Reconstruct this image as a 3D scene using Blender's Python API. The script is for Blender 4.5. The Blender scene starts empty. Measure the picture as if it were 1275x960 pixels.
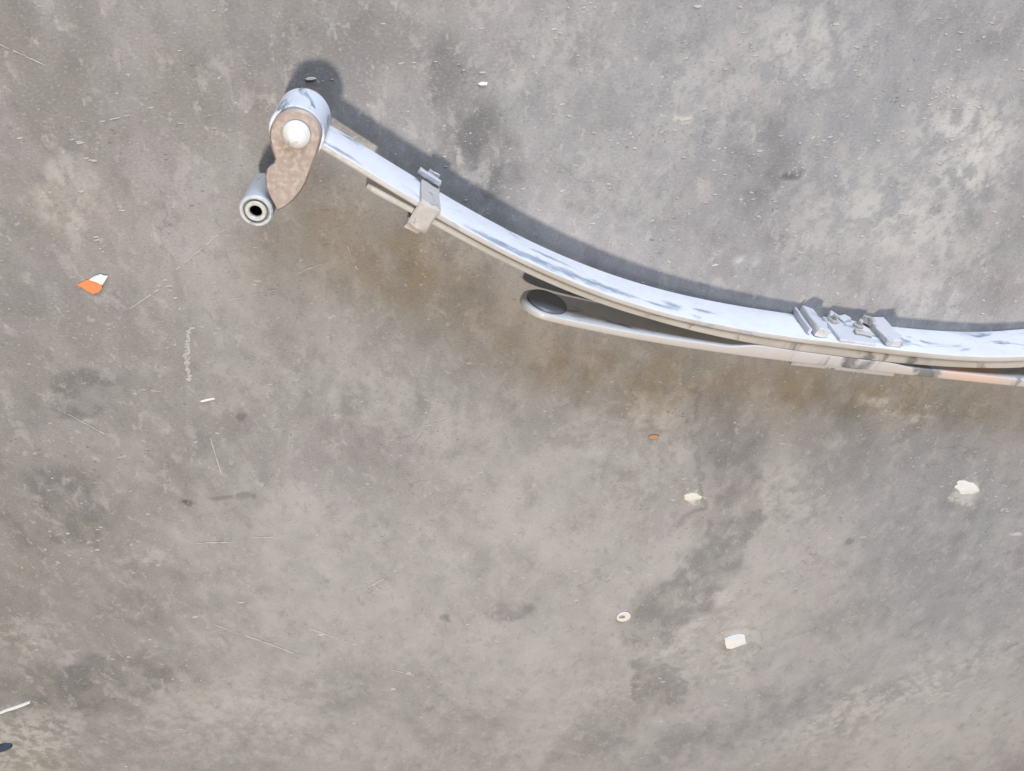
import bpy, bmesh, math, random
import numpy as np
from mathutils import Vector, Matrix

S = bpy.context.scene
col = S.collection

# ------------------------------------------------------------------ camera
F, CX, CY = 958.0, 637.5, 480.0            # focal length and centre, in photo pixels
NADIR, H = (530.0, -216.0), 1.0            # pixel straight below the camera, camera height (m)
nv = np.array([NADIR[0] - CX, -(NADIR[1] - CY), -F]); nv /= np.linalg.norm(nv)
Zc = -nv
Xc = np.array([1.0, 0, 0]); Xc -= Zc * Xc.dot(Zc); Xc /= np.linalg.norm(Xc)
Yc = np.cross(Zc, Xc)
R = np.array([Xc, Yc, Zc]); C0 = np.array([0, 0, H])
cam_d = bpy.data.cameras.new('camera')
cam_d.sensor_width = 36.0
cam_d.lens = F / 1275.0 * 36.0
cam_d.clip_start = 0.02
cam_d.clip_end = 100
cam = bpy.data.objects.new('camera', cam_d); col.objects.link(cam)
M4 = np.eye(4); M4[:3, :3] = R; M4[:3, 3] = C0
cam.matrix_world = Matrix(M4.tolist())
S.camera = cam

def P(px, py, z=0.0):
    d = R @ np.array([px - CX, -(py - CY), -F])
    return C0 + (z - H) / d[2] * d

def proj(p):
    c = (np.asarray(p) - C0) @ R
    return CX + F * c[..., 0] / -c[..., 2], CY - F * c[..., 1] / -c[..., 2]

# ------------------------------------------------------------------ light
S.view_settings.view_transform = 'Standard'
S.view_settings.look = 'None'
S.view_settings.exposure = 0.42
S.view_settings.gamma = 1.0
W = bpy.data.worlds.new('World'); S.world = W; W.use_nodes = True
bg = W.node_tree.nodes['Background']
bg.inputs[0].default_value = (0.95, 0.97, 1.0, 1)
bg.inputs[1].default_value = 0.075

def area(name, loc, target, sx, sy, power, colour, shape='RECTANGLE'):
    l = bpy.data.lights.new(name, 'AREA'); l.shape = shape; l.size = sx
    if shape in ('RECTANGLE', 'ELLIPSE'): l.size_y = sy
    l.energy = power; l.color = colour
    o = bpy.data.objects.new(name, l); col.objects.link(o)
    o.location = loc
    o.rotation_euler = (Vector(target) - Vector(loc)).to_track_quat('-Z', 'Y').to_euler()
    return o

MID = Vector((0.25, -0.5, 0))
# warm lamp high up, a little to the south-west: throws the grey-blue shadows
area('warm_roof_light', MID + Vector((-1.7, -1.9, 8.8)), MID, 0.70, 0.70, 580, (1.0, 0.89, 0.77), 'DISK')
# cool daylight through an open doorway beyond the concave side of the spring
area('doorway_daylight', MID + Vector((1.5, 5.1, 2.0)), MID, 4.0, 2.4, 400, (0.73, 0.825, 1.0))

# ------------------------------------------------------------------ helpers
def mesh_obj(name, verts, faces, mat, parent=None, smooth=40):
    org = Vector(parent['_o']) if parent is not None else Vector((0, 0, 0))
    me = bpy.data.meshes.new(name)
    me.from_pydata([tuple(Vector(v) - org) for v in verts], [], faces)
    bm = bmesh.new(); bm.from_mesh(me)
    bmesh.ops.recalc_face_normals(bm, faces=bm.faces)
    bm.to_mesh(me); bm.free()
    if smooth:
        me.polygons.foreach_set('use_smooth', [True] * len(me.polygons))
        me.set_sharp_from_angle(angle=math.radians(smooth))
    if mat: me.materials.append(mat)
    o = bpy.data.objects.new(name, me); col.objects.link(o)
    if parent is not None:
        o.parent = parent
        o['_o'] = list(org)
    return o

def thing(name, label, cat, loc, group=None):
    o = bpy.data.objects.new(name, None); col.objects.link(o)
    o.location = loc; o['_o'] = list(loc); o['label'] = label; o['category'] = cat
    if group: o['group'] = group
    o.empty_display_size = 0.02
    return o

def single(o, label, cat, group=None):
    o['label'] = label; o['category'] = cat
    if group: o['group'] = group
    return o

def recentre(o):
    """move a one-mesh thing's origin to its base"""
    me = o.data
    co = np.empty(len(me.vertices) * 3); me.vertices.foreach_get('co', co); co = co.reshape(-1, 3)
    c = np.array([co[:, 0].mean(), co[:, 1].mean(), co[:, 2].min()])
    me.vertices.foreach_set('co', (co - c).ravel()); o.location = c.tolist(); me.update()
    return o

def loft(rings, closed_ends=True):
    n = len(rings[0]); V = [v for r in rings for v in r]; Fc = []
    for i in range(len(rings) - 1):
        for j in range(n):
            a, b = i * n + j, i * n + (j + 1) % n
            Fc.append((a, b, b + n, a + n))
    if closed_ends:
        Fc.append(tuple(range(n))[::-1]); k = (len(rings) - 1) * n
        Fc.append(tuple(range(k, k + n)))
    return V, Fc

def rr_profile(n, s, zb, zt, b, up=Vector((0, 0, 1))):
    """rounded-rectangle section between xy points n and s"""
    n, s = Vector((n[0], n[1], 0)), Vector((s[0], s[1], 0))
    d = (s - n); L = d.length; d.normalize(); out = []
    for (cx, cz, a0) in ((L - b, zt - b, 0), (b, zt - b, 90), (b, zb + b, 180), (L - b, zb + b, 270)):
        for k in range(4):
            a = math.radians(a0 + k * 30)
            out.append(n + d * (cx + b * math.cos(a)) + Vector((0, 0, cz + b * math.sin(a))))
    return out

def lathe(axis_xy, prof, seg=40, squash=None, rot=0.0):
    """profile of (radius, z), closed to a ring if it does not start on the axis"""
    rings = []
    for r, z in prof:
        ring = []
        for k in range(seg):
            a = 2 * math.pi * k / seg
            x, y = r * math.cos(a), r * math.sin(a) * (squash or 1)
            ring.append(Vector((axis_xy[0] + x * math.cos(rot) - y * math.sin(rot),
                                axis_xy[1] + x * math.sin(rot) + y * math.cos(rot), z)))
        rings.append(ring)
    return rings

def solid_lathe(axis_xy, prof, **k): return loft(lathe(axis_xy, prof, **k), True)

def tube_lathe(axis_xy, ro, ri, z0, z1, b=0.0012, seg=44):
    prof = [(ro, z0 + b), (ro, z1 - b), (ro - b, z1), (ri + b, z1), (ri, z1 - b), (ri, z0 + b), (ri + b, z0), (ro - b, z0)]
    rings = lathe(axis_xy, prof, seg=seg); rings.append(rings[0])
    return loft(rings, False)

def slab(outline, z0, z1, b=0.001):
    """vertical extrusion of an xy outline with a small chamfer; z0/z1 may be functions of (x, y)"""
    f0 = z0 if callable(z0) else (lambda x, y: z0)
    f1 = z1 if callable(z1) else (lambda x, y: z1)
    pts = [Vector((p[0], p[1])) for p in outline]; n = len(pts)
    c = sum(pts, Vector((0, 0))) / n
    def inset(p): return p + (c - p).normalized() * b
    rings = [[Vector((*inset(p), f0(*p))) for p in pts],
             [Vector((*p, f0(*p) + b)) for p in pts],
             [Vector((*p, f1(*p) - b)) for p in pts],
             [Vector((*inset(p), f1(*p))) for p in pts]]
    return loft(rings, True)

def box_between(c, ax, ay, az, hx, hy, hz, b=0.001):
    c, ax, ay, az = Vector(c), Vector(ax).normalized(), Vector(ay).normalized(), Vector(az).normalized()
    rings = []
    for z, k in ((-hz, b), (-hz + b, 0), (hz - b, 0), (hz, b)):
        ring = []
        for sx, sy in ((1, 1), (-1, 1), (-1, -1), (1, -1)):
            e = b * 0.8
            p = [(sx * (hx - k), sy * (hy - k - e)), (sx * (hx - k - e), sy * (hy - k))]
            if sx * sy < 0: p.reverse()
            for x, y in p: ring.append(c + ax * x + ay * y + az * z)
        rings.append(ring)
    return loft(rings, True)

# ------------------------------------------------------------------ materials
def new_mat(name):
    m = bpy.data.materials.new(name); m.use_nodes = True
    return m, m.node_tree.nodes, m.node_tree.links, m.node_tree.nodes['Principled BSDF']

def mixrgb(N, L, fac, a, b, mode='MIX'):
    n = N.new('ShaderNodeMix'); n.data_type = 'RGBA'; n.blend_type = mode
    for sock, v in ((n.inputs[0], fac), (n.inputs[6], a), (n.inputs[7], b)):
        if hasattr(v, 'is_output'): L.new(v, sock)
        else: sock.default_value = v if not isinstance(v, tuple) or len(v) == 4 else (*v, 1)
    return n.outputs[2]

def mixrgb_fac(N, L, v, k):
    n = N.new('ShaderNodeMath'); n.operation = 'MULTIPLY'; n.inputs[1].default_value = k
    L.new(v, n.inputs[0]); return n.outputs[0]

def noise(N, L, vec, scale, detail=4, rough=0.55, dist=0.0):
    n = N.new('ShaderNodeTexNoise'); n.inputs['Scale'].default_value = scale
    n.inputs['Detail'].default_value = detail; n.inputs['Roughness'].default_value = rough
    n.inputs['Distortion'].default_value = dist
    L.new(vec, n.inputs['Vector']); return n.outputs[0]

def ramp(N, L, v, a, b, lo=0.0, hi=1.0):
    n = N.new('ShaderNodeMapRange'); n.inputs[1].default_value = a; n.inputs[2].default_value = b
    n.inputs[3].default_value = lo; n.inputs[4].default_value = hi; n.interpolation_type = 'SMOOTHSTEP'
    L.new(v, n.inputs[0]); return n.outputs[0]

def mapping(N, L, scale=(1, 1, 1), rot=(0, 0, 0)):
    t = N.new('ShaderNodeTexCoord'); m = N.new('ShaderNodeMapping')
    m.inputs['Scale'].default_value = scale; m.inputs['Rotation'].default_value = rot
    L.new(t.outputs['Object'], m.inputs['Vector']); return m.outputs[0]

def painted(name, base, worn, amount=0.5, rough=0.42, rust=None, stretch=(5, 14, 22), rot=-0.35, dust=(0.60, 0.55, 0.47), topdust=None, spot=None, leafco=False, greasy=(), patches=(), speck=0.35, var=0.82):
    m, N, L, B = new_mat(name)
    v = mapping(N, L, stretch, (0, 0, rot)); v1 = mapping(N, L)
    if leafco:                                          # (arc length, height, depth) stored on the leaves
        la = N.new('ShaderNodeAttribute'); la.attribute_name = 'leafco'
        mp = N.new('ShaderNodeMapping'); mp.inputs['Scale'].default_value = stretch
        L.new(la.outputs['Vector'], mp.inputs['Vector']); v = mp.outputs[0]
    a = ramp(N, L, noise(N, L, v, 2.2, 6, 0.62, 0.6), 0.60 - 0.12 * amount, 0.76 - 0.12 * amount)
    fine = noise(N, L, v1, 160, 4, 0.6)
    c = mixrgb(N, L, ramp(N, L, noise(N, L, v1, 28, 4), 0.35, 0.75, 0, 0.4), base, tuple(x * var for x in base))
    c = mixrgb(N, L, ramp(N, L, noise(N, L, v1, 16, 5, 0.6), 0.52, 0.72, 0, 0.45), c, dust)
    if rust:
        c = mixrgb(N, L, ramp(N, L, noise(N, L, v1, 21, 5, 0.6, 0.4), 0.58, 0.7, 0, 0.75), c, rust)
    for (ps, pz, rs, rz) in [(q[0], q[1], q[2] * 1.35, q[3] * .85) for q in patches]:                     # worn-through smears, at (arc length, height)
        ln = N.new('ShaderNodeVectorMath'); ln.operation = 'MULTIPLY_ADD'
        ln.inputs[1].default_value = (1 / rs, 1 / rz, 0); ln.inputs[2].default_value = (-ps / rs, -pz / rz, 0)
        L.new(la.outputs['Vector'], ln.inputs[0])
        le = N.new('ShaderNodeVectorMath'); le.operation = 'LENGTH'; L.new(ln.outputs[0], le.inputs[0])
        ad = N.new('ShaderNodeMath'); ad.operation = 'MULTIPLY_ADD'; ad.inputs[1].default_value = 2.6
        mpp = N.new('ShaderNodeMapping'); mpp.inputs['Scale'].default_value = (18, 60, 10); mpp.inputs['Rotation'].default_value = (0, 0, 0.25)
        L.new(la.outputs['Vector'], mpp.inputs['Vector'])
        L.new(noise(N, L, mpp.outputs[0], 1.9, 8, 0.78), ad.inputs[0]); L.new(le.outputs['Value'], ad.inputs[2])
        c = mixrgb(N, L, ramp(N, L, ad.outputs[0], 2.2, 1.5, 0, 0.8), c, worn)
    if topdust:
        ge = N.new('ShaderNodeNewGeometry'); sx = N.new('ShaderNodeSeparateXYZ'); L.new(ge.outputs['Normal'], sx.inputs[0])
        td = mixrgb_fac(N, L, ramp(N, L, sx.outputs[2], 0.45, 0.9), 1.0)
        mm = N.new('ShaderNodeMath'); mm.operation = 'MULTIPLY'; L.new(td, mm.inputs[0])
        L.new(ramp(N, L, noise(N, L, v, 1.6, 5, 0.6), 0.3, 0.62, 0.95, 0.55), mm.inputs[1])
        c = mixrgb(N, L, mm.outputs[0], c, topdust)
    c = mixrgb(N, L, a, c, worn)
    if spot:                                            # bare pinkish primer where the paint has gone
        se = N.new('ShaderNodeSeparateXYZ'); L.new(v1, se.inputs[0])
        lo = ramp(N, L, se.outputs[0], spot[0], spot[0] + 0.03); hi = ramp(N, L, se.outputs[0], spot[1] + 0.08, spot[1], 0, 0.85)
        mm = N.new('ShaderNodeMath'); mm.operation = 'MULTIPLY'; L.new(lo, mm.inputs[0]); L.new(hi, mm.inputs[1])
        c = mixrgb(N, L, mm.outputs[0], c, (0.62, 0.45, 0.36))
    for ga, gb in greasy:                               # black grease round the clamp
        se = N.new('ShaderNodeSeparateXYZ'); L.new(v1, se.inputs[0])
        wob = N.new('ShaderNodeMath'); wob.operation = 'MULTIPLY_ADD'; wob.inputs[1].default_value = 0.05
        L.new(noise(N, L, v1, 60, 4, 0.6), wob.inputs[0]); L.new(se.outputs[0], wob.inputs[2])
        lo = ramp(N, L, wob.outputs[0], ga + 0.014, ga + 0.030); hi = ramp(N, L, wob.outputs[0], gb + 0.036, gb + 0.020, 0, 0.75)
        mm = N.new('ShaderNodeMath'); mm.operation = 'MULTIPLY'; L.new(lo, mm.inputs[0]); L.new(hi, mm.inputs[1])
        c = mixrgb(N, L, mm.outputs[0], c, (0.10, 0.095, 0.10))
    c = mixrgb(N, L, ramp(N, L, fine, 0.62, 0.75, 0, speck), c, tuple(x * 0.45 for x in base))
    L.new(c, B.inputs['Base Color'])
    L.new(ramp(N, L, fine, 0.3, 0.7, rough - 0.08, rough + 0.16), B.inputs['Roughness'])
    bp = N.new('ShaderNodeBump'); bp.inputs['Strength'].default_value = 0.14; bp.inputs['Distance'].default_value = 0.0005
    L.new(fine, bp.inputs['Height']); L.new(bp.outputs[0], B.inputs['Normal'])
    return m

PATCH = ((0.035, 0.090, 0.03, 0.010), (0.26, 0.083, 0.05, 0.016), (0.32, 0.076, 0.06, 0.018), (0.385, 0.070, 0.06, 0.018), (0.44, 0.066, 0.05, 0.014),
         (0.345, 0.045, 0.04, 0.008), (0.545, 0.055, 0.020, 0.012), (0.60, 0.050, 0.018, 0.010), (0.52, 0.068, 0.03, 0.008), (0.86, 0.04, 0.05, 0.008))
M_leaf = painted('silver_paint', (0.68, 0.68, 0.69), (0.20, 0.24, 0.31), 0.30, topdust=(0.40, 0.36, 0.31), stretch=(5, 13, 22), leafco=True, patches=PATCH)
M_edge = painted('silver_paint_second', (0.62, 0.60, 0.56), (0.13, 0.13, 0.14), 0.4, topdust=(0.42, 0.385, 0.345), stretch=(8, 22, 30), leafco=True, greasy=((-0.015, -0.002), (0.066, 0.072)))
M_help = painted('silver_paint_helper', (0.50, 0.495, 0.49), (0.14, 0.15, 0.17), 0.4, topdust=(0.50, 0.45, 0.41), stretch=(8, 22, 30), spot=(0.115, 0.20), leafco=True, greasy=((-0.040, -0.022), (0.082, 0.112)))
M_eye = painted('silver_paint_eye', (0.62, 0.64, 0.68), (0.10, 0.12, 0.16), 0.75, stretch=(18, 18, 8))
M_primer = painted('brown_primer', (0.35, 0.28, 0.238), (0.345, 0.262, 0.205), 0.0, 0.5, stretch=(9, 9, 9), dust=(0.365, 0.295, 0.25), speck=0.06, var=0.95)
M_clip = painted('dusty_clip', (0.46, 0.425, 0.395), (0.22, 0.19, 0.17), 0.5, 0.55, stretch=(25, 25, 25))
M_clamp = painted('clamp_paint', (0.54, 0.54, 0.56), (0.20, 0.21, 0.25), 0.5, stretch=(22, 22, 22))
M_bolt = painted('cream_paint', (0.68, 0.675, 0.65), (0.30, 0.30, 0.31), 0.45, 0.28, stretch=(26, 26, 26), dust=(0.75, 0.7, 0.6))
M_sleeve = painted('sleeve_steel', (0.46, 0.455, 0.41), (0.3, 0.3, 0.28), 0.5, 0.4, stretch=(20, 20, 10))
M_bush = painted('bush_steel', (0.46, 0.47, 0.48), (0.2, 0.21, 0.23), 0.5, 0.4, stretch=(20, 20, 10))

def plain(name, c, rough=0.6, var=0.25, scale=60):
    m, N, L, B = new_mat(name); v = mapping(N, L)
    L.new(mixrgb(N, L, noise(N, L, v, scale, 5, 0.6), c, tuple(x * (1 - var) for x in c)), B.inputs['Base Color'])
    B.inputs['Roughness'].default_value = rough
    return m
M_rubber = plain('black_rubber', (0.14, 0.145, 0.158), 0.38, 0.5, 50)
M_dark = plain('bore_dark', (0.012, 0.012, 0.014), 0.6)
M_grub = plain('bush_rubber', (0.27, 0.27, 0.26), 0.7)
M_orange = plain('orange_plastic', (0.80, 0.27, 0.09), 0.35, 0.15)
M_tan = plain('tan_orange', (0.52, 0.30, 0.17), 0.6, 0.3)
M_white = plain('white_plastic', (0.84, 0.835, 0.81), 0.6, 0.25)
M_bone = plain('cream_plastic', (0.78, 0.74, 0.66), 0.5, 0.2)
M_blue = plain('dark_blue_plastic', (0.05, 0.07, 0.11), 0.4, 0.2)
M_fleck = plain('pale_flecks', (0.56, 0.54, 0.51), 0.8, 0.35, 9)
M_scuff = plain('scuff_dust', (0.55, 0.535, 0.52), 0.9, 0.35, 90)

# ------------------------------------------------------------------ ground
rng = np.random.default_rng(7)
def vnoise(x, y, seed):
    g = np.random.default_rng(seed).random((257, 257)); g[256] = g[0]; g[:, 256] = g[:, 0]
    xi, yi = np.floor(x).astype(int), np.floor(y).astype(int)
    fx, fy = x - xi, y - yi; fx = fx * fx * (3 - 2 * fx); fy = fy * fy * (3 - 2 * fy)
    a, b = g[yi % 256, xi % 256], g[yi % 256, xi % 256 + 1]
    c, d = g[yi % 256 + 1, xi % 256], g[yi % 256 + 1, xi % 256 + 1]
    return (a * (1 - fx) + b * fx) * (1 - fy) + (c * (1 - fx) + d * fx) * fy
def fbm(x, y, f, o=5, seed=1, g=0.55):
    t = 0; a = 1; s = 0
    for k in range(o):
        t = t + a * vnoise(x * f + 17.3 * k, y * f + 9.1 * k, seed + k); s += a; a *= g; f *= 2.03
    return t / s
def sstep(v, a, b):
    t = np.clip((v - a) / (b - a), 0, 1); return t * t * (3 - 2 * t)

def axis_pts(lo, hi, step, out):
    fine = np.arange(lo, hi, step)
    g, a, s = [], hi, step
    while a < out: s = min(s * 1.3, 0.5); a += s; g.append(a)
    h, a, s = [], lo, step
    while a > -out: s = min(s * 1.3, 0.5); a -= s; h.append(a)
    return np.concatenate([h[::-1], fine, g])
gx = axis_pts(-1.1, 1.5, 0.0032, 6.0)
gy = axis_pts(-2.1, -0.12, 0.0030, 6.0)
GX, GY = np.meshgrid(gx, gy)
wx = GX + 0.03 * (fbm(GX, GY, 9, 4, 31) - 0.5); wy = GY + 0.03 * (fbm(GX, GY, 9, 4, 47) - 0.5)
pts = np.stack([GX, GY, np.zeros_like(GX)], -1)
# photo pixel of each ground point, used only to lay stains and painted light and shade on the floor
dep = (pts - C0) @ R
vis = dep[..., 2] < -0.2
PX = np.where(vis, CX + F * dep[..., 0] / np.minimum(dep[..., 2], -0.2) * -1, -9999)
PY = np.where(vis, CY + F * dep[..., 1] / np.minimum(dep[..., 2], -0.2), -9999)
warp = 26 * (fbm(GX, GY, 14, 5, 61) - 0.5); warp2 = 26 * (fbm(GX, GY, 14, 5, 83) - 0.5)
QX, QY = PX + warp * 1.6, PY + warp2 * 1.6

def ell(cx, cy, rx, ry, rot=0, soft=0.5):
    a = math.radians(rot); dx, dy = QX - cx, QY - cy
    u = (dx * math.cos(a) + dy * math.sin(a)) / rx; v = (-dx * math.sin(a) + dy * math.cos(a)) / ry
    return 1 - sstep(np.sqrt(u * u + v * v), 1 - soft, 1 + soft * 0.6)
def band(pl, w, soft=0.5):
    best = np.full(QX.shape, 1e9)
    for (x0, y0), (x1, y1) in zip(pl[:-1], pl[1:]):
        dx, dy = x1 - x0, y1 - y0; t = np.clip(((QX - x0) * dx + (QY - y0) * dy) / (dx * dx + dy * dy), 0, 1)
        best = np.minimum(best, np.hypot(QX - x0 - t * dx, QY - y0 - t * dy))
    return 1 - sstep(best / w, 1 - soft, 1 + soft * 0.6)

dark = np.zeros(GX.shape); pale = np.zeros(GX.shape); ochre = np.zeros(GX.shape); cool = np.zeros(GX.shape)
tex = 0.62 + 0.6 * sstep(fbm(wx, wy * .7, 30, 5, 5, .62), .36, .62)
texp = 1.35 * sstep(fbm(wx, wy * .9, 62, 5, 15, .68), .40, .62) + .15
for cx, cy, rx, ry, rot, st, so in (
    (945, 205, 62, 78, 0, .38, .6), (600, 195, 50, 84, -25, .66, .6), (548, 95, 44, 80, -20, .5, .7), (80, 218, 8, 24, -10, .4, .6), (500, 150, 60, 60, 0, .25, .9),
    (330, 45, 90, 45, 10, .28, .9), (75, 640, 86, 66, 0, .46, .45), (30, 560, 60, 60, 0, .3, .7), (130, 850, 120, 42, -5, .48, .4),
    (100, 490, 60, 34, 0, .48, .4), (20, 870, 50, 34, 0, .35, .5), (160, 690, 60, 60, 20, .25, .7), (820, 852, 34, 34, 20, .40, .1),
    (636, 764, 28, 13, 0, .4, .4), (910, 555, 48, 62, 0, .34, .4), (1040, 560, 60, 70, 0, .3, .6), (1160, 640, 90, 130, 0, .22, .8),
    (640, 470, 70, 60, 0, .2, .8), (430, 855, 45, 35, 0, .28, .6), (690, 500, 90, 60, 0, .2, .8), (1225, 330, 40, 110, 0, .28, .7),
    (1200, 40, 60, 60, 0, .25, .8), (1060, 90, 40, 60, 0, .15, .8), (250, 560, 90, 40, -15, .18, .8), (150, 100, 8, 16, 0, .5, .5),
    (985, 222, 20, 7, -10, .7, .4), (950, 222, 9, 9, 0, .5, .4), (1057, 675, 6, 5, 0, .8, .3), (235, 622, 9, 6, 20, .8, .4),
    (298, 523, 10, 8, 0, .5, .4), (560, 768, 7, 7, 0, .55, .4), (60, 735, 60, 40, 0, .3, .6), (160, 760, 60, 30, 20, .35, .5),
    (90, 150, 90, 50, 0, .15, .9), (455, 570, 80, 60, 0, .1, .9), (930, 900, 150, 30, -22, .3, .8), (760, 905, 120, 26, -28, .3, .7),
    (1060, 770, 90, 26, -30, .22, .8), (1180, 720, 90, 60, -30, .2, .8), (590, 900, 90, 40, 0, .22, .8)):
    dark = np.maximum(dark, ell(cx, cy, rx, ry, rot, so) * st * np.clip(tex, 0.35, 1.3))
for cx, cy, rx, ry, rot, st in ((140, 80, 420, 200, 0, .27), (20, 620, 200, 420, 0, .30), (400, 60, 160, 90, 0, .36), (760, 140, 560, 230, 0, .17), (700, 300, 520, 90, 15, .12)):  # broad darkening at top and left: light falloff painted in
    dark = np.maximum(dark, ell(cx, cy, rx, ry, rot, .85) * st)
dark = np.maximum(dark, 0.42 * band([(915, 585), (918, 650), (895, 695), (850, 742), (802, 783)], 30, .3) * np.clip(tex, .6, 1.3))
dark = np.maximum(dark, 0.4 * band([(872, 490), (868, 600), (880, 628), (838, 652)], 4, .9))
dark = np.maximum(dark, 0.45 * band([(270, 617), (310, 628)], 4, .7))
for cx, cy, rx, ry, rot, st, so in (
    (1200, 180, 66, 90, 0, .62, .8), (1110, 270, 140, 70, 20, .45, .9), (1000, 60, 80, 70, 0, .45, .9), (890, 120, 110, 90, 0, .3, .9), (690, 60, 90, 70, 0, .25, .9), (760, 230, 110, 60, 20, .22, .9),
    (1204, 607, 17, 13, 0, 1.0, .35), (862, 618, 13, 8, 10, .9, .5), (700, 330, 30, 20, 0, .2, .9), (30, 930, 80, 45, -10, .5, .6),
    (25, 795, 70, 30, 0, .4, .8), (180, 695, 40, 18, 0, .3, .9), (88, 238, 44, 50, 10, .38, .25), (330, 880, 220, 60, -5, .18, .9),
    (880, 800, 80, 62, -30, .3, .2), (790, 560, 76, 90, 0, .18, .25), (470, 500, 190, 70, 10, .16, .9), (740, 870, 80, 60, 0, .22, .8), (560, 700, 200, 80, 0, .15, .9), (1120, 870, 180, 34, -22, .35, .8),
    (980, 620, 60, 60, 0, .22, .7), (1090, 505, 26, 8, 0, .6, .6), (1140, 520, 34, 9, 10, .5, .7), (1160, 505, 10, 5, 0, .8, .5),
    (1020, 300, 60, 30, 0, .3, .8), (1150, 365, 60, 30, 0, .3, .8), (930, 320, 16, 9, 0, .5, .6), (850, 145, 14, 8, 0, .7, .6),
    (600, 20, 60, 20, 0, .2, .9), (640, 100, 60, 50, 0, .2, .9), (100, 520, 18, 7, 20, .5, .6), (450, 186, 30, 12, 35, .3, .6)):  # last: lit strip between leaf and its shadow, painted pale
    pale = np.maximum(pale, np.clip(ell(cx, cy, rx, ry, rot, so) * st * texp, 0, 1))
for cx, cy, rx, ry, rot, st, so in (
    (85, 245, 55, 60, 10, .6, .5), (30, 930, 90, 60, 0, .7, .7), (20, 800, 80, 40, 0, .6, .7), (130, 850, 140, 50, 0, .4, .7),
    (60, 30, 120, 60, 0, .3, .9), (500, 330, 150, 60, 30, .9, .9), (760, 460, 190, 50, 12, .9, .9), (1060, 490, 240, 40, 5, .9, .8), (120, 100, 420, 260, 0, .38, .9), (40, 650, 220, 360, 0, .38, .9),  # olive shade south of the spring and brown falloff at left, painted in
    (420, 270, 60, 40, 20, .35, .9), (90, 520, 90, 60, 0, .35, .8), (450, 186, 34, 14, 35, .8, .6)):  # last: warm light in the gap beside the leaf, painted in
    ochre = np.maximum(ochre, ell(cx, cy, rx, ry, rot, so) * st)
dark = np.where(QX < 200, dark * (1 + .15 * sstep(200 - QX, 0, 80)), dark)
ochre *= 0.45 + 0.75 * sstep(fbm(wx, wy * .8, 20, 5, 23, .62), .36, .62)
foot = ell(88, 240, 42, 50, 10, .14); pale = np.maximum(pale, .2 * foot * (1 - .5 * ell(95, 290, 60, 40, 0, .9))); ochre = np.maximum(ochre, .55 * foot)
dark = np.maximum(dark, .32 * (ell(92, 236, 47, 55, 10, .2) - foot).clip(0, 1))
pale = np.maximum(pale, .3 * ell(1180, 905, 200, 60, -18, .9)); pale = np.maximum(pale, .18 * ell(700, 780, 420, 220, 0, .9))
cool = np.maximum(ell(1000, 140, 420, 240, 0, .8) * .8, ell(1180, 640, 160, 300, 0, .8) * .8)  # bluish tone at right, partly the cool daylight painted in
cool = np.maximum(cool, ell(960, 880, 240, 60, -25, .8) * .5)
mott = fbm(wx, wy * .6, 6.5, 6, 11, .6) - 0.5
streak = fbm(wx, wy * .65, 34, 5, 71, .65) - 0.5
zz = 0.0007 * (fbm(GX, GY, 12, 5, 91) - 0.5) * (np.abs(GX) < 3)
zz -= 0.0007 * np.clip(dark - .3, 0, 1) * 0.5
ny, nx = GX.shape
co = np.stack([GX, GY, zz], -1).reshape(-1, 3)
idx = np.arange(nx * ny).reshape(ny, nx)
quads = np.stack([idx[:-1, :-1], idx[:-1, 1:], idx[1:, 1:], idx[1:, :-1]], -1).reshape(-1, 4)
me = bpy.data.meshes.new('ground')
me.vertices.add(len(co)); me.vertices.foreach_set('co', co.ravel())
me.loops.add(quads.size); me.loops.foreach_set('vertex_index', quads.ravel().astype(np.int32))
me.polygons.add(len(quads)); me.polygons.foreach_set('loop_start', (np.arange(len(quads)) * 4).astype(np.int32))
me.polygons.foreach_set('use_smooth', np.ones(len(quads), bool))
at = me.attributes.new('stain', 'FLOAT_COLOR', 'POINT')  # floor stains together with painted light and shade
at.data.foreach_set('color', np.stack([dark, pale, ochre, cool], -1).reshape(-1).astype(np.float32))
at = me.attributes.new('mottle', 'FLOAT_VECTOR', 'POINT')
at.data.foreach_set('vector', np.stack([mott, streak, tex], -1).reshape(-1).astype(np.float32))
me.update(calc_edges=True); me.validate()
ground = bpy.data.objects.new('ground', me); col.objects.link(ground)
ground['kind'] = 'structure'

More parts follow.
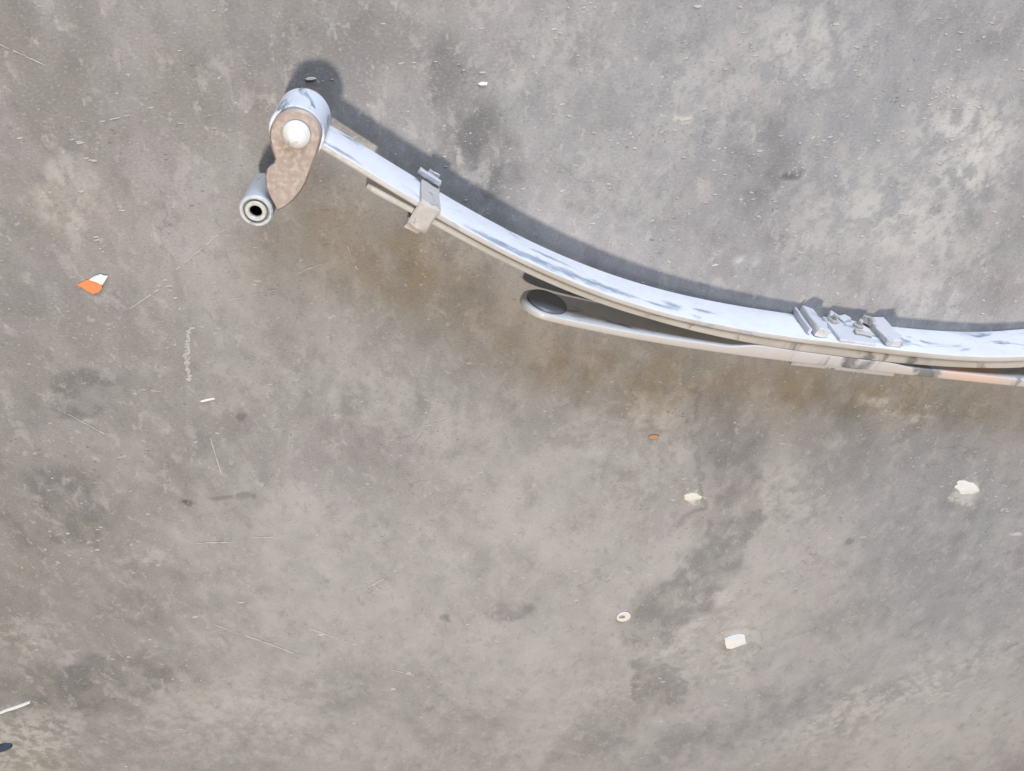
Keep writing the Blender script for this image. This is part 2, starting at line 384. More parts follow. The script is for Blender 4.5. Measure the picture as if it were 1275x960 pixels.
def ground_mat():
    m, N, L, B = new_mat('worn_concrete')
    a = N.new('ShaderNodeAttribute'); a.attribute_name = 'stain'  # floor stains together with painted light and shade
    s = N.new('ShaderNodeSeparateColor'); L.new(a.outputs['Color'], s.inputs[0])
    mo = N.new('ShaderNodeAttribute'); mo.attribute_name = 'mottle'
    ms = N.new('ShaderNodeSeparateXYZ'); L.new(mo.outputs['Vector'], ms.inputs[0])
    v = mapping(N, L); vs = mapping(N, L, (0.6, 0.9, 1))          # troweled and swept one way
    big = ramp(N, L, ms.outputs[0], -0.22, 0.22)
    c = mixrgb(N, L, big, (0.262, 0.245, 0.240), (0.372, 0.350, 0.344))
    # pinkish / greenish grey patches of the cement
    c = mixrgb(N, L, ramp(N, L, noise(N, L, v, 9, 5, 0.6), 0.42, 0.6, 0, 0.55), c, (0.27, 0.275, 0.262))
    c = mixrgb(N, L, ramp(N, L, noise(N, L, v, 6.3, 5, 0.6), 0.5, 0.66, 0, 0.4), c, (0.335, 0.295, 0.275))
    c = mixrgb(N, L, mixrgb_fac(N, L, a.outputs['Alpha'], 0.6), c, (0.27, 0.285, 0.32))  # bluish tone, painted daylight tint included
    c = mixrgb(N, L, mixrgb_fac(N, L, s.outputs[2], 0.65), c, (0.265, 0.215, 0.14))  # ochre stains plus painted olive shade and brown falloff
    c = mixrgb(N, L, ramp(N, L, ms.outputs[1], -0.02, 0.25, 0, 0.4), c, (0.40, 0.385, 0.37))
    c = mixrgb(N, L, ramp(N, L, ms.outputs[1], -0.06, -0.25, 0, 0.3), c, (0.17, 0.163, 0.158))
    c = mixrgb(N, L, s.outputs[1], c, (0.54, 0.525, 0.50))
    c = mixrgb(N, L, s.outputs[0], c, (0.10, 0.102, 0.104))  # dark stains plus the painted light falloff
    vm = mapping(N, L, (0.9, 0.62, 1), (0, 0, 0.3))
    k1 = noise(N, L, vm, 30, 6, 0.68, 0.3); k2 = noise(N, L, vm, 52, 6, 0.68, 0.2)
    c = mixrgb(N, L, ramp(N, L, k1, 0.54, 0.64, 0, 0.45), c, (0.40, 0.375, 0.365))
    c = mixrgb(N, L, ramp(N, L, k1, 0.46, 0.32, 0, 0.4), c, (0.19, 0.19, 0.185))
    c = mixrgb(N, L, ramp(N, L, k2, 0.60, 0.65, 0, 0.45), c, (0.43, 0.42, 0.405))
    c = mixrgb(N, L, ramp(N, L, k2, 0.42, 0.33, 0, 0.35), c, (0.20, 0.185, 0.178))
    # fine grain, streaky, and exposed pale aggregate
    g1 = noise(N, L, vs, 380, 6, 0.75)
    c = mixrgb(N, L, ramp(N, L, g1, 0.53, 0.68, 0, 0.6), c, (0.42, 0.405, 0.385))
    c = mixrgb(N, L, ramp(N, L, g1, 0.46, 0.32, 0, 0.65), c, (0.15, 0.145, 0.14))
    g2 = noise(N, L, vs, 120, 6, 0.7)
    c = mixrgb(N, L, ramp(N, L, g2, 0.63, 0.70, 0, 0.6), c, (0.46, 0.44, 0.42))
    c = mixrgb(N, L, ramp(N, L, g2, 0.36, 0.29, 0, 0.45), c, (0.13, 0.128, 0.125))
    # pores and sharp grit
    vo = N.new('ShaderNodeTexVoronoi'); vo.inputs['Scale'].default_value = 190
    wv = N.new('ShaderNodeVectorMath'); wv.operation = 'ADD'; wn = N.new('ShaderNodeTexNoise'); wn.inputs['Scale'].default_value = 90; wn.inputs['Detail'].default_value = 4
    ws = N.new('ShaderNodeVectorMath'); ws.operation = 'SCALE'; ws.inputs['Scale'].default_value = 0.012
    L.new(v, wn.inputs['Vector']); L.new(wn.outputs['Color'], ws.inputs[0]); L.new(ws.outputs[0], wv.inputs[0]); L.new(vs, wv.inputs[1]); L.new(wv.outputs[0], vo.inputs['Vector'])
    pick = N.new('ShaderNodeSeparateColor'); L.new(vo.outputs['Color'], pick.inputs[0])
    for ch, thr, rad, cc_, st_ in ((0, 0.80, 0.30, (0.10, 0.097, 0.095), 0.6), (1, 0.84, 0.30, (0.52, 0.50, 0.48), 0.75)):
        mm = N.new('ShaderNodeMath'); mm.operation = 'MULTIPLY'
        L.new(ramp(N, L, vo.outputs['Distance'], rad, rad * .6), mm.inputs[0]); L.new(ramp(N, L, pick.outputs[ch], thr, thr + .02, 0, st_), mm.inputs[1])
        m2 = N.new('ShaderNodeMath'); m2.operation = 'MULTIPLY'; L.new(mm.outputs[0], m2.inputs[0])
        L.new(ramp(N, L, noise(N, L, v, (8, 11)[ch], 5, 0.65), 0.48, 0.64), m2.inputs[1]); mm = m2
        c = mixrgb(N, L, mm.outputs[0], c, cc_)
    # hairline scratches
    vv = N.new('ShaderNodeTexVoronoi'); vv.feature = 'DISTANCE_TO_EDGE'; vv.inputs['Scale'].default_value = 3.1
    w = N.new('ShaderNodeVectorMath'); w.operation = 'ADD'
    nn = N.new('ShaderNodeTexNoise'); nn.inputs['Scale'].default_value = 11; nn.inputs['Detail'].default_value = 5
    L.new(v, nn.inputs['Vector'])
    sc = N.new('ShaderNodeVectorMath'); sc.operation = 'SCALE'; sc.inputs['Scale'].default_value = 0.25
    L.new(nn.outputs['Color'], sc.inputs[0]); L.new(v, w.inputs[0]); L.new(sc.outputs[0], w.inputs[1])
    L.new(w.outputs[0], vv.inputs['Vector'])
    cr = ramp(N, L, vv.outputs['Distance'], 0.006, 0.0015)
    br = N.new('ShaderNodeMath'); br.operation = 'MULTIPLY'
    L.new(cr, br.inputs[0]); L.new(ramp(N, L, noise(N, L, v, 7, 4), 0.52, 0.62, 0, 0.35), br.inputs[1])
    c = mixrgb(N, L, br.outputs[0], c, (0.12, 0.115, 0.11))
    L.new(c, B.inputs['Base Color'])
    L.new(ramp(N, L, g2, 0.3, 0.7, 0.62, 0.9), B.inputs['Roughness'])
    B.inputs['Specular IOR Level'].default_value = 0.3
    bp = N.new('ShaderNodeBump'); bp.inputs['Strength'].default_value = 0.3; bp.inputs['Distance'].default_value = 0.0008
    L.new(g2, bp.inputs['Height'])
    b2 = N.new('ShaderNodeBump'); b2.inputs['Strength'].default_value = 0.4; b2.inputs['Distance'].default_value = 0.0006
    L.new(g1, b2.inputs['Height']); L.new(bp.outputs[0], b2.inputs['Normal']); L.new(b2.outputs[0], B.inputs['Normal'])
    return m

me.materials.append(ground_mat())

# ------------------------------------------------------------------ the leaf spring
WID = 0.075                                    # leaf width; the spring lies on its side
XE = P(369, 164, 0.1)[0]                       # eye end
def lift(x):                                   # the bolt under the eye props that end up
    t = min(max((x - XE) / 0.75, 0), 1); return 0.026 * (1 - t) + 0.001
def ztop(x): return lift(x) + WID

def fit(px, deg, dz=0.0):
    w = []
    for x, y in px:
        z = 0.09
        for _ in range(4): z = ztop(P(x, y, z)[0]) + dz
        w.append(P(x, y, z)[:2])
    w = np.array(w); c = np.polyfit(w[:, 0], w[:, 1], deg)
    return c, w[:, 0].min(), w[:, 0].max()

south1 = [(397, 188), (416, 195), (442, 210), (473, 229), (510, 253), (550, 276), (580, 293), (615, 312), (665, 338), (702, 353),
          (740, 366), (770, 377), (808, 389), (846, 400), (893, 410), (940, 419), (995, 427), (1052, 434.5), (1119, 443), (1173, 448), (1225, 449.6), (1275, 450)]
south2 = [(464, 241), (510, 266), (552, 288), (590, 308), (640, 334), (690, 356), (740, 376), (796, 394), (871, 415), (940, 430),
          (998, 439), (1052, 446), (1119, 453.5), (1163, 457.5), (1214, 459.5), (1275, 459.5)]
south3 = [(647, 390), (670, 399), (720, 410.5), (796, 423), (871, 435.5), (940, 444.5), (984, 451), (1050, 459), (1108, 466),
          (1184, 472), (1228, 477), (1275, 483)]
c1, x0, X1 = fit(south1, 5)
c2, x02, _ = fit(south2, 5)
c3, x03, _ = fit(south3, 4, -0.003)

def curve(c, xa, xb, ext, kappa, n=110, m=40):
    """xy points and unit tangents along y = poly(x), carried on past xb on an arc"""
    out = []; d = np.polyder(c)
    for x in np.linspace(xa, xb, n):
        t = Vector((1, np.polyval(d, x))).normalized(); out.append((Vector((x, np.polyval(c, x))), t))
    p, t = out[-1]; p = p.copy(); a = math.atan2(t.y, t.x); st = ext / m
    for k in range(m):
        a += kappa * st; p = p + Vector((math.cos(a), math.sin(a))) * st
        out.append((p.copy(), Vector((math.cos(a), math.sin(a)))))
    return out
def north(t): return Vector((-t.y, t.x))

EYE = P(369.5, 166, ztop(XE)); EYE_R = 0.0312
ROOT = P(1050, 440, 0); ROOT[2] = 0
spring = thing('leaf_spring', 'silver painted multi-leaf spring lying on its side with brown shackle at its end', 'leaf spring', ROOT.tolist())
print('eye', EYE, 'x0', x0, 'X1', X1, 'tan', np.polyval(np.polyder(c1), [x0, .2, .5, X1]))

def leafco(o_, nr):
    me_ = o_.data; k = 16
    cc = np.empty(len(me_.vertices) * 3); me_.vertices.foreach_get('co', cc); cc = cc.reshape(nr, k, 3)
    mid_ = cc.mean(1); st = np.concatenate([[0], np.cumsum(np.linalg.norm(np.diff(mid_, axis=0), axis=1))])
    out = np.zeros_like(cc); out[..., 0] = st[:, None]; out[..., 1] = cc[..., 2]
    out[..., 2] = np.arange(k)[None, :] * 0.001
    at_ = me_.attributes.new('leafco', 'FLOAT_VECTOR', 'POINT'); at_.data.foreach_set('vector', out.reshape(-1).astype(np.float32))
    return o_
def leaf(name, pts, thick, zb, zt, mat, b=0.0016, off=0.0):
    rings = []; n = len(pts)
    for i, (p, t) in enumerate(pts):
        u = i / (n - 1); th = thick(u) if callable(thick) else thick
        s = p + north(t) * off
        rings.append(rr_profile(s + north(t) * th, s, zb(p.x, u), zt(p.x, u), b))
    V, Fc = loft(rings); return leafco(mesh_obj(name, V, Fc, mat, spring, 50), len(rings))

k1 = 0.62
pts1 = curve(c1, EYE[0] + 0.012, X1, 0.62, k1)
t1 = lambda u: 0.0072 + 0.0025 * math.exp(-((u - .65) / .25) ** 2)
main = leaf('main_leaf', pts1, t1, lambda x, u: lift(x), lambda x, u: ztop(x), M_leaf)
pts2 = curve(c2, x02, X1, 0.50, k1)
# second leaf: its north face follows the main leaf's south face with a hair of a gap
rings = []
d1 = np.polyder(c1)
def y1(x): return np.polyval(c1, x)
def y2(x): return np.polyval(c2, x)
xs = np.linspace(x02, X1, 100)
end1 = pts1[110:]; j = 0
for x in xs:
    t = Vector((1, np.polyval(d1, x))).normalized(); n = north(t)
    a = Vector((x, y1(x))); gap = 0.0020 + 0.005 * max(0, 1 - (x - x02) / 0.10) ** 1.5
    nn = a - n * gap; th = max(0.0085, min(0.016, (y1(x) - y2(x)) * t.x - gap))
    if x - x02 < 0.004: th *= 0.9
    rings.append(rr_profile(nn, nn - n * th, lift(x) + 0.001, ztop(x) - 0.003, 0.0016))
for p, t in end1[:30]:
    n = north(t); rings.append(rr_profile(p - n * 0.0020, p - n * (0.0020 + 0.013), lift(p.x) + 0.001, ztop(p.x) - 0.003, 0.0016))
V, Fc = loft(rings); second = leafco(mesh_obj('second_leaf', V, Fc, M_edge, spring, 50), len(rings))

# helper leaf: thick, nearly straight, parting from the pack towards both tips
pts3 = curve(c3, x03 + 0.004, X1, 0.40, 0.10, 160, 24)
def t3(u):
    return 0.0095 + 0.005 * min(1, u / 0.45)
def top3(x, u): return ztop(x) - 0.003
rings = []
for i, (p, t) in enumerate(pts3):
    u = i / (len(pts3) - 1); th = t3(u); n = north(t)
    if p.x < X1:                                     # never into the second leaf
        tt = Vector((1, np.polyval(d1, p.x)))
        lim = (min(y1(p.x) - 0.0012 - 0.0085, y2(p.x)) - p.y) - 0.0008
        mid = sstep(p.x, 0.40, 0.46) * (1 - sstep(p.x, 0.66, 0.71))
        th = max(0.006, min(th, lim) * (1 - mid) + lim * mid)
    zb = lift(p.x) + 0.001; zt = top3(p.x, u); hh = (zt - zb) / 2; zm = (zt + zb) / 2
    e = min(1, (p.x - pts3[0][0].x + 0.0008) / 0.034); hh *= max(0.12, math.sqrt(1 - (1 - e) ** 2))   # rounded tip
    rings.append(rr_profile(p + n * th, p, zm - hh, zm + hh, 0.002))
V, Fc = loft(rings); helper = leafco(mesh_obj('helper_leaf', V, Fc, M_help, spring, 50), len(rings))
# its thickened tip with a dark oval rubber pad let into the end
tp, tt = min(pts3, key=lambda q: abs(q[0].x - (pts3[0][0].x + 0.0345))); nn3 = north(tt)
zc3 = lift(tp.x) + WID / 2 - 0.001; c_ = Vector((tp.x, tp.y, zc3)) + Vector((nn3.x, nn3.y, 0)) * 0.0092
ax3 = Vector((tt.x, tt.y, 0)); nz3 = Vector((nn3.x, nn3.y, 0)); rings = []
for rr, hh in ((0.0295, -0.002), (0.0300, 0.0), (0.0300, 0.0035), (0.0285, 0.0052), (0.022, 0.0062), (0.012, 0.0068), (0.003, 0.0069)):
    rings.append([c_ + nz3 * hh + ax3 * (rr * math.cos(2 * math.pi * k / 40)) + Vector((0, 0, rr * math.sin(2 * math.pi * k / 40))) for k in range(40)])
V, Fc = loft(rings); pad = mesh_obj('bump_pad', V, Fc, M_rubber, helper, 30); pad['label'] = 'dark round rubber pad on the helper leaf tip'

# short bottom plate under the pack
def south3_xy(x): return Vector((x, np.polyval(c3, x)))
xa, xb = P(983, 455, WID - .012)[0], P(1110, 471, WID - .012)[0]
rings = []
for x in np.linspace(xa, xb, 16):
    t = Vector((1, np.polyval(np.polyder(c3), x))).normalized(); p = south3_xy(x) - north(t) * 0.0006
    rings.append(rr_profile(p, p - north(t) * 0.0085, lift(x) + 0.002, ztop(x) - 0.009, 0.0012))
V, Fc = loft(rings); mesh_obj('bottom_plate', V, Fc, M_clamp, spring, 50)

# eyes: the leaf rolled round a bush
def eye(center, z0, z1, name='spring_eye'):
    V, Fc = tube_lathe(center, EYE_R, EYE_R - 0.008, z0, z1)
    e = mesh_obj(name, V, Fc, M_eye, main, 40)
    V, Fc = tube_lathe(center, EYE_R - 0.0082, 0.012, z0 + 0.002, z1 - 0.002)
    mesh_obj('eye_bush', V, Fc, M_grub, e, 40)
    return e
eye(EYE, lift(XE) + 0.003, ztop(XE))
pe, te = pts1[-1]
eye(pe + north(te) * 0.028 + te * 0.022, lift(pe.x), ztop(pe.x))

# ---- shackle
ZP0 = ztop(XE) + 0.0010; ZP1 = ZP0 + 0.0085
plate_px = []
for a in range(198, -25, -12):                       # round upper end about the pivot bolt
    plate_px.append((367.5 + 32.5 * math.cos(math.radians(a)), 168.5 - 32 * math.sin(math.radians(a))))
plate_px += [(395, 192), (390, 205), (385, 218), (380, 230), (373, 241), (364, 251), (354, 259), (345, 263),
             (341, 255), (336, 246), (331.5, 236), (330, 222), (331.5, 212), (335, 208.5), (340, 205.5), (342, 199), (339, 190), (336.5, 181)]
outline = [P(x, y, ZP1)[:2] for x, y in plate_px]
BUSH = P(318.5, 263, ZP1 + 0.002); BR = 0.0198
pl = thing  # keep name space tidy
V, Fc = slab(outline, ZP0, ZP1, 0.0026); plate = mesh_obj('shackle_plate', V, Fc, M_primer, spring, 40)
z0b = lift(XE) - 0.0095
V, Fc = solid_lathe(EYE, [(0.027, z0b), (0.028, z0b + 0.001), (0.028, z0b + 0.0115), (0.027, z0b + 0.0125)]); mesh_obj('retaining_washer', V, Fc, M_primer, spring, 40)
# pivot bolt: domed cream head on top, hexagon nut under
BC = P(369, 168, ZP1 + 0.004)
zh = ZP1
prof = [(0.0150, zh - 0.0005), (0.0157, zh + 0.0006), (0.0157, zh + 0.0030), (0.0150, zh + 0.0048), (0.0130, zh + 0.0062), (0.009, zh + 0.0070), (0.003, zh + 0.0073)]
V, Fc = solid_lathe(BC, prof); bolt = mesh_obj('pivot_bolt', V, Fc, M_bolt, spring, 60); bolt['label'] = 'cream painted domed bolt head'
V, Fc = solid_lathe(BC, [(0.0095, 0.002), (0.0095, zh + 0.001)], seg=20); mesh_obj('bolt_shank', V, Fc, M_clip, bolt, 40)
V, Fc = solid_lathe(BC, [(0.013, 0.0015), (0.015, 0.0030), (0.015, z0b - 0.001), (0.013, z0b + 0.0005)], seg=6); mesh_obj('nut', V, Fc, M_clip, bolt, 20)
# lower bush
zb0, zb1 = z0b + 0.022, ZP1 + 0.0025
V, Fc = tube_lathe(BUSH, BR, BR - 0.0052, zb0, zb1, 0.0016); bush = mesh_obj('shackle_bush', V, Fc, M_bush, spring, 40)
V, Fc = tube_lathe(BUSH, BR - 0.0054, 0.0125, zb0 + 0.003, zb1 - 0.0022, 0.001); mesh_obj('rubber_ring', V, Fc, M_grub, bush, 40)
V, Fc = tube_lathe(BUSH, 0.0127, 0.0072, zb0 - 0.001, zb1 + 0.001, 0.0012); mesh_obj('inner_sleeve', V, Fc, M_sleeve, bush, 40)
V, Fc = tube_lathe(BUSH, 0.0074, 0.0069, zb0, zb1 - 0.004, 0.0001, 24); mesh_obj('bore', V, Fc, M_dark, bush, 40)  # near-black lining keeps the open bore dark

# ---- rebound clip on the left arm
def frame_at(x):
    t = Vector((1, np.polyval(d1, x))).normalized(); n = north(t)
    return Vector((x, y1(x), 0)), Vector((t.x, t.y, 0)), Vector((n.x, n.y, 0))
UP = Vector((0, 0, 1))
xc = P(530, 262, ztop(0))[0]
o, t, n = frame_at(xc); zt_, zb_ = ztop(xc), lift(xc)
clip_root = None
def part(name, vf, mat, parent, sm=35, rough=0.0014):
    """a rough, hammered or chipped piece: subdivided and knocked slightly out of true"""
    o_ = mesh_obj(name, vf[0], vf[1], mat, parent, sm)
    from mathutils import noise as mn
    bm = bmesh.new(); bm.from_mesh(o_.data)
    bmesh.ops.triangulate(bm, faces=[f for f in bm.faces if len(f.verts) > 4])
    bmesh.ops.subdivide_edges(bm, edges=[e for e in bm.edges if e.calc_length() > 0.006], cuts=3, use_grid_fill=True)
    for v_ in bm.verts:
        v_.co += mn.noise_vector(v_.co * 70) * rough + mn.noise_vector(v_.co * 260) * rough * 0.4
    bm.to_mesh(o_.data); bm.free()
    o_.data.polygons.foreach_set('use_smooth', [True] * len(o_.data.polygons)); o_.data.set_sharp_from_angle(angle=math.radians(sm))
    return o_
thS = 0.021                                          # pack depth south of the main leaf's south face
hw = 0.0135
strap = part('rebound_clip', box_between(o - n * 0.006 + UP * (zt_ + 0.0022), t, n, UP, hw, 0.0185, 0.0026, 0.0022), M_clip, spring)
part('clip_arm', box_between(o + n * 0.0110 + UP * (zt_ - 0.034), t, n, UP, hw, 0.0022, 0.0375), M_clip, strap)
part('clip_arm', box_between(o - n * 0.0215 + UP * (zt_ - 0.030), t, n, UP, hw, 0.0022, 0.0330), M_clip, strap)
part('clip_lug', box_between(o - n * 0.0262 - t * 0.003 + UP * (zt_ - 0.004), t + n * .15, n, UP, hw * .75, 0.005, 0.0055), M_clip, strap)
# bent tail of the clip reaching out at the bottom, and its bolt
part('clip_tail', box_between(o + n * 0.018 - t * 0.002 + UP * (zb_ - 0.001), t, n, UP, hw * .6, 0.0085, 0.0016), M_clamp, strap)
part('clip_bolt', box_between(o + n * 0.0208 - t * 0.006 + UP * (zb_ + 0.010), t - n * 0.03, n, UP, 0.0165, 0.0034, 0.0042), M_clamp, strap)

# ---- centre clamp on the concave face
def on_face(px, py):                                  # a point of the main leaf's north face: (x along, height)
    best = None
    for x in np.linspace(0.3, 0.9, 240):
        o_, t_, n_ = frame_at(x); th = t1(0.6); q = o_ + n_ * th
        for z in np.linspace(0, 0.1, 21):
            a, b = proj((q.x, q.y, z)); e = (a - px) ** 2 + (b - py) ** 2
            if best is None or e < best[0]: best = (e, x, z)
    return best[1], best[2]
for q in ((985, 390), (1010, 416), (1002, 392), (1023, 418), (1090, 404), (1104, 430), (1035, 401), (1066, 408)): print(q, on_face(*q))
TH = 0.0095
def face_block(name, px, py, hx, hn, hz, lean=0.0, mat=M_clamp, parent=None, extra=0.0, roll=0.0):
    x, z = on_face(px, py); o_, t_, n_ = frame_at(x)
    a = t_ * math.cos(lean) + UP * math.sin(lean); u = -t_ * math.sin(lean) + UP * math.cos(lean)
    n2 = (n_ * math.cos(roll) + a * math.sin(roll)); a2 = (a * math.cos(roll) - n_ * math.sin(roll))
    return part(name, box_between(o_ + n_ * (TH + hn - 0.001 + extra) + UP * z, a2, n2, u, hx, hn, hz, 0.0012), mat, parent or spring)
face_block('clamp_strap', 996, 402, 0.0026, 0.0050, 0.036, 0.05)
cb = face_block('clamp_block', 1011, 405, 0.0105, 0.0075, 0.034, 0.0, roll=0.15)
cp = face_block('clamp_plate', 1055, 414, 0.030, 0.0028, 0.034)
face_block('clamp_block', 1099, 417, 0.0135, 0.0070, 0.034, 0.0, roll=-0.2)
for px_, py_, hx_, hn_, hz_, le_, ro_ in ((1034, 399, 0.0075, 0.0055, 0.009, 0.5, 0.3), (1048, 401, 0.009, 0.0045, 0.008, -0.35, -0.2), (1079, 404, 0.0085, 0.006, 0.010, -0.55, 0.25),
                                          (1022, 413, 0.005, 0.006, 0.013, 0.35, 0.1), (1071, 420, 0.013, 0.004, 0.006, 0.12, 0.0), (1113, 424, 0.005, 0.0045, 0.016, -0.3, -0.2)):
    face_block('clamp_tab', px_, py_, hx_, hn_, hz_, le_, (M_clamp, M_clip)[px_ % 2], cp, 0.002, ro_)
def face_bolt(px, py, r, h):
    x, z = on_face(px, py); o_, t_, n_ = frame_at(x); c = o_ + n_ * (TH + 0.003) + UP * z; rings = []
    for rr, hh in ((r, 0), (r, h * .7), (r * .85, h), (r * .5, h), (r * .5, h * 2.1), (r * .42, h * 2.3)):
        rings.append([c + n_ * hh + t_ * (rr * math.cos(k * math.pi / 3)) + UP * (rr * math.sin(k * math.pi / 3)) for k in range(6)])
    return part('clamp_bolt', loft(rings), M_clip, cp, 25)
face_bolt(1036, 404, 0.0085, 0.006); face_bolt(1066, 410, 0.0085, 0.006)

# ------------------------------------------------------------------ litter on the floor
def chip(name, px_outline, h, mat, label, cat, tilt=0.0, z=0.0006, wob=0.15, seed=1, parent=None):
    r = random.Random(seed)
    pts_ = [P(x, y, z) for x, y in px_outline]; c = sum(pts_) / len(pts_)
    top = []; bot = []
    for p in pts_:
        dz = tilt * (p[1] - c[1]) + r.uniform(0, wob) * h
        bot.append(Vector((p[0], p[1], max(z - 0.0012, z + dz * 0.4)))); top.append(Vector((p[0] * .97 + c[0] * .03, p[1] * .97 + c[1] * .03, z + h + dz)))
    V, Fc = loft([bot, top]); o_ = mesh_obj(name, V, Fc, mat, parent, 30)
    if parent is None: recentre(o_); single(o_, label, cat)
    return o_

sh = thing('plastic_shard', 'orange and white pointed plastic shard lying on bare concrete', 'shard', P(114, 354).tolist())
chip('orange_piece', [(96, 353.5), (108, 348), (113, 347.2), (121, 348.8), (128, 352), (128, 358), (124, 363), (117, 365.5), (110, 362), (103, 357)], 0.002, M_orange, '', '', 0.03, 0.0008, 0.5, 2, sh)
chip('white_piece', [(111, 347.5), (118, 343), (126, 340.8), (129, 342.6), (135, 343), (131, 350), (128, 354.5), (120, 350)], 0.0025, M_white, '', '', 0.03, 0.0012, 0.5, 3, sh)
chip('foam_chunk', [(901.5, 795), (909, 791.5), (921, 789), (927, 790), (928.5, 799), (920, 802), (910, 805.5), (903.5, 805), (902, 800)], 0.005, M_white,
     'white rectangular foam chunk lying on the concrete', 'foam chunk', seed=4)
rc = P(774, 767)
V, Fc = tube_lathe((rc[0], rc[1]), 0.0152, 0.0062, 0.0002, 0.0040, 0.001, 28)
V = [Vector((v.x + (0.0035 if (Vector((v.x - rc[0], v.y - rc[1])).length > 0.009) else 0), v.y + (0.004 if (Vector((v.x - rc[0], v.y - rc[1])).length > 0.009) else 0) * 0, v.z)) for v in V]
single(recentre(mesh_obj('plastic_ring', V, Fc, M_bone, None, 40)), 'small cream ring with off-centre hole near dark stained band', 'ring')
chip('orange_chip', [(807, 543), (811, 541), (818, 541.3), (821, 543.2), (816, 545.6), (810, 545.8)], 0.002, M_tan,
     'tiny orange chip on concrete below the spring', 'chip', seed=5)
chip('plastic_strip', [(0, 885), (9, 881.5), (20, 878), (30, 874.5), (38, 871.8), (38.5, 874), (28, 878.5), (18, 882), (8, 884.8), (0, 888)], 0.003, M_white,
     'thin white strip of scrap on a dark floor stain', 'scrap', seed=6)
chip('plastic_scrap', [(-14, 930), (-4, 927.5), (6, 925), (14, 925.5), (16, 928), (8, 932), (-4, 935), (-14, 936)], 0.006, M_blue,
     'dark blue plastic scrap on beige dusty concrete', 'scrap', seed=7)
chip('paint_chip', [(380, 98), (384, 96.2), (390, 96), (394, 97.6), (389, 99.4), (383, 99.6)], 0.001, M_white,
     'white paint chip lying in the eye\'s shadow', 'paint chip', seed=8)
chip('paint_chip', [(595, 104), (600, 101.5), (607, 102), (606, 105.5), (599, 106)], 0.0015, M_white,
     'white paint chip on concrete near the brown floor stain', 'paint chip', seed=9)
chip('paint_chip', [(249, 499), (257, 496.5), (267, 495), (268, 496.6), (259, 498.8), (251, 500.6)], 0.001, M_white,
     'narrow white paint chip below the ladder-like scuff trail', 'paint chip', seed=10)
def lump(name, px, py, rx, ry, h, mat, label, cat, seed):
    """low crumbled dome with a ragged rim"""
    r_ = random.Random(seed); k = 26; rim = [r_.uniform(.62, 1.12) for _ in range(k)]; rings = []
    for f, hz in ((1.0, -0.001), (0.97, h * .35), (0.8, h * .8), (0.5, h), (0.2, h * .9)):
        rings.append([])
        for i in range(k):
            a = 2 * math.pi * i / k; q = f * (rim[i] * .6 + (rim[i - 1] + rim[(i + 1) % k]) * .2)
            p = P(px + rx * q * math.cos(a), py + ry * q * math.sin(a), 0)
            rings[-1].append(Vector((p[0], p[1], hz * r_.uniform(.55, 1.25) if hz > 0 else hz)))
    V, Fc = loft(rings); return single(recentre(mesh_obj(name, V, Fc, mat, None, 25)), label, cat)
lump('plaster_lump', 1204, 607, 17, 10, 0.0014, M_white, 'crumbled white plaster lump stuck on bluish concrete', 'plaster', 11)
lump('plaster_crumb', 862, 619, 13, 6, 0.0012, M_bone, 'pale plaster crumb at the edge of a floor patch', 'plaster', 12)

# uncountable pale crumbs and flakes
rnd = random.Random(21); V = []; Fc = []
def fleck(px, py, lx, ly, ang=0.0):
    k = rnd.randint(6, 9); b = len(V); ca, sa = math.cos(ang), math.sin(ang); ring = []
    for i in range(k):
        a = 2 * math.pi * i / k; r = rnd.uniform(.45, 1.15)
        x, y = lx * r * math.cos(a), ly * r * math.sin(a)
        ring.append(P(px + x * ca - y * sa, py + x * sa + y * ca, 0.0))
    h = rnd.uniform(0.0004, 0.0007)
    for p in ring: V.append((p[0], p[1], -0.0008))
    for p in ring: V.append((p[0], p[1], h))
    Fc.append(tuple(range(b + k, b + 2 * k)))
    for i in range(k): Fc.append((b + i, b + (i + 1) % k, b + k + (i + 1) % k, b + k + i))
for i in range(330):
    x, y = rnd.uniform(-60, 1340), rnd.uniform(-30, 990)
    l = rnd.choice((1.2, 1.8, 2.4, 3.2, 4.2)) ; fleck(x, y, l, rnd.uniform(.5, 1.0), rnd.uniform(-.3, .15))
for i in range(230):                                  # denser beyond the concave side
    x, y = rnd.gauss(1080, 190), rnd.gauss(200, 130)
    if y < 380: fleck(x, y, rnd.uniform(1.2, 4), rnd.uniform(.6, 1.4), rnd.uniform(-.5, .3))
for x, y, l in ((600, 90, 5), (700, 130, 5), (868, 8, 6), (690, 36, 6), (853, 148, 9), (890, 330, 5), (945, 188, 5), (320, 350, 7), (243, 768, 5), (490, 858, 5),
                (300, 750, 5), (400, 790, 5), (508, 838, 5), (185, 640, 4), (1040, 30, 6), (620, 283, 5), (152, 262, 5), (25, 172, 5), (100, 178, 6),
                (117, 200, 5), (188, 134, 5), (102, 238, 5), (1265, 665, 9)):
    fleck(x, y, l, l * .28, -0.1)
for cx_, cy_, sx_, sy_, n_ in ((1125, 512, 44, 9, 20), (1160, 505, 7, 3, 8), (1195, 150, 30, 30, 40), (1204, 607, 22, 11, 26), (860, 618, 12, 7, 18), (700, 60, 40, 40, 20), (95, 690, 30, 20, 14), (1240, 640, 20, 20, 8)):
    for i in range(n_): fleck(rnd.gauss(cx_, sx_), rnd.gauss(cy_, sy_), rnd.uniform(1, 3.6), rnd.uniform(.5, 1.2), rnd.uniform(-.4, .3))
fl = mesh_obj('debris_flecks', V, Fc, M_fleck, None, 0)
fl['kind'] = 'stuff'; fl['label'] = 'pale crumbs and paint flakes scattered over the concrete'; fl['category'] = 'debris'

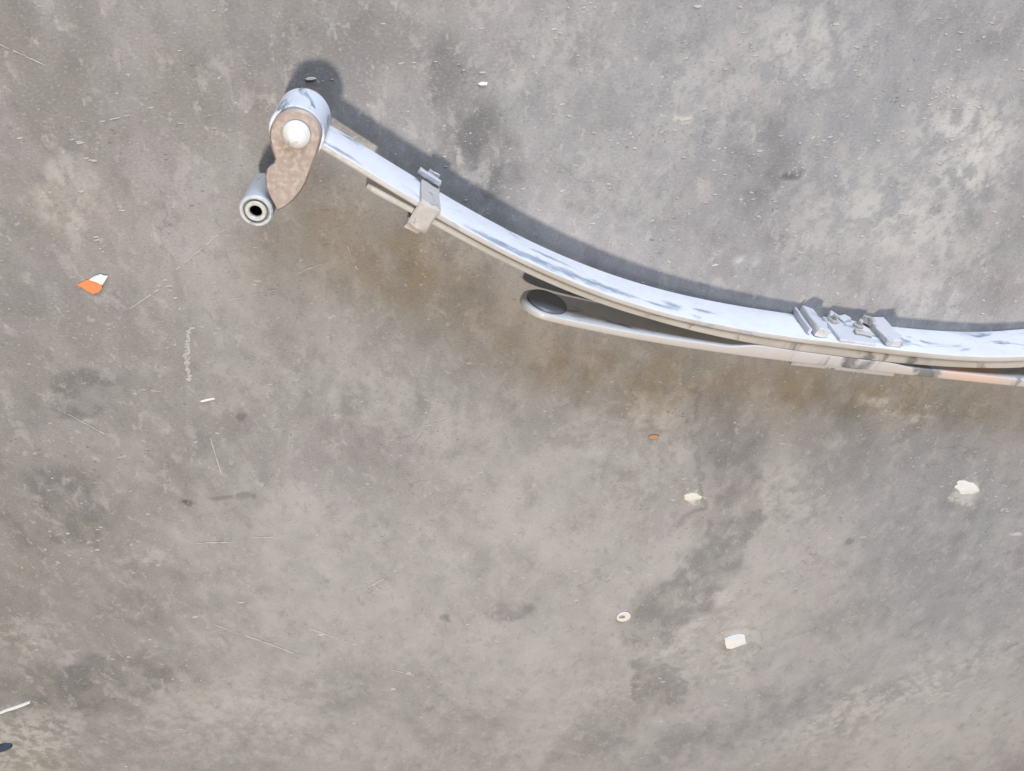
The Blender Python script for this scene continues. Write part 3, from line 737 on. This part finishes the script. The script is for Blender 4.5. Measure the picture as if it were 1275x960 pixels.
# scuff trails: ladder-like dashes and scratches, laid as thin dust on the floor
V = []; Fc = []
def dash(x0, y0, x1, y1, w):
    h = rnd.uniform(0.0005, 0.0011)
    d = math.hypot(x1 - x0, y1 - y0); ux, uy = -(y1 - y0) / d * w / 2, (x1 - x0) / d * w / 2; b = len(V)
    for (x, y) in ((x0 + ux, y0 + uy), (x1 + ux, y1 + uy), (x1 - ux, y1 - uy), (x0 - ux, y0 - uy)):
        p = P(x, y, 0); V.append((p[0], p[1], h))
    Fc.append((b, b + 1, b + 2, b + 3))
def ladder(pl, w, step, keep):
    for (x0, y0), (x1, y1) in zip(pl[:-1], pl[1:]):
        d = math.hypot(x1 - x0, y1 - y0); k = int(d / step)
        for i in range(k):
            if rnd.random() > keep: continue
            s = i / k; x, y = x0 + (x1 - x0) * s, y0 + (y1 - y0) * s
            ww = w * rnd.uniform(.3, 1); x += rnd.gauss(0, 1.2); y += rnd.gauss(0, .8); dash(x - ww / 2, y + rnd.uniform(-.4, .4), x + ww / 2, y - 1 + rnd.uniform(-.4, .4), rnd.uniform(1.5, 2.5))
for k in range(120):                                    # broken chalky stroke
    u = rnd.random(); y = 410 + 64 * u; x = 236 - 4 * math.sin(u * 3.0) + 1.5 * u + rnd.gauss(0, 1.6); l = rnd.uniform(1.5, 4.5)
    dash(x - l / 2, y + rnd.uniform(-.8, .8), x + l / 2, y + rnd.uniform(-1.2, .6), rnd.uniform(.8, 2.4))
ladder([(205, 345), (215, 362), (226, 385), (236, 405), (248, 424)], 8, 3.4, .45)
ladder([(97, 172), (108, 192), (120, 212)], 8, 4.4, .4)
ladder([(120, 295), (130, 318)], 7, 4.4, .45)
def scratch(x0, y0, x1, y1, w=1.6, gaps=.25):
    n_ = max(3, int(math.hypot(x1 - x0, y1 - y0) / 6)); 
    for i in range(n_):
        if rnd.random() < gaps: continue
        a, b = i / n_, (i + 1.05) / n_; jx = rnd.uniform(-.4, .4)
        dash(x0 + (x1 - x0) * a, y0 + (y1 - y0) * a + jx, x0 + (x1 - x0) * b, y0 + (y1 - y0) * b + jx, w * rnd.uniform(.5, 1.1))
for s_ in ((162, 384, 198, 360), (220, 335, 280, 285), (282, 374, 345, 360), (0, 55, 55, 80), (262, 545, 276, 590), (245, 676, 300, 674), (316, 669, 340, 669),
           (118, 153, 168, 141), (370, 340, 400, 328), (270, 778, 365, 812), (385, 782, 440, 802), (480, 832, 515, 840), (176, 485, 200, 487), (452, 735, 478, 720),
           (530, 530, 560, 522), (430, 300, 445, 335), (85, 515, 130, 540)):
    scratch(*s_)
sc_ = mesh_obj('scuff_marks', V, Fc, M_scuff, None, 0)
sc_['kind'] = 'stuff'; sc_['label'] = 'faint ladder-like scuff trails and scratches on the concrete'; sc_['category'] = 'scuff marks'

for o_ in bpy.data.objects:
    if '_o' in o_: del o_['_o']
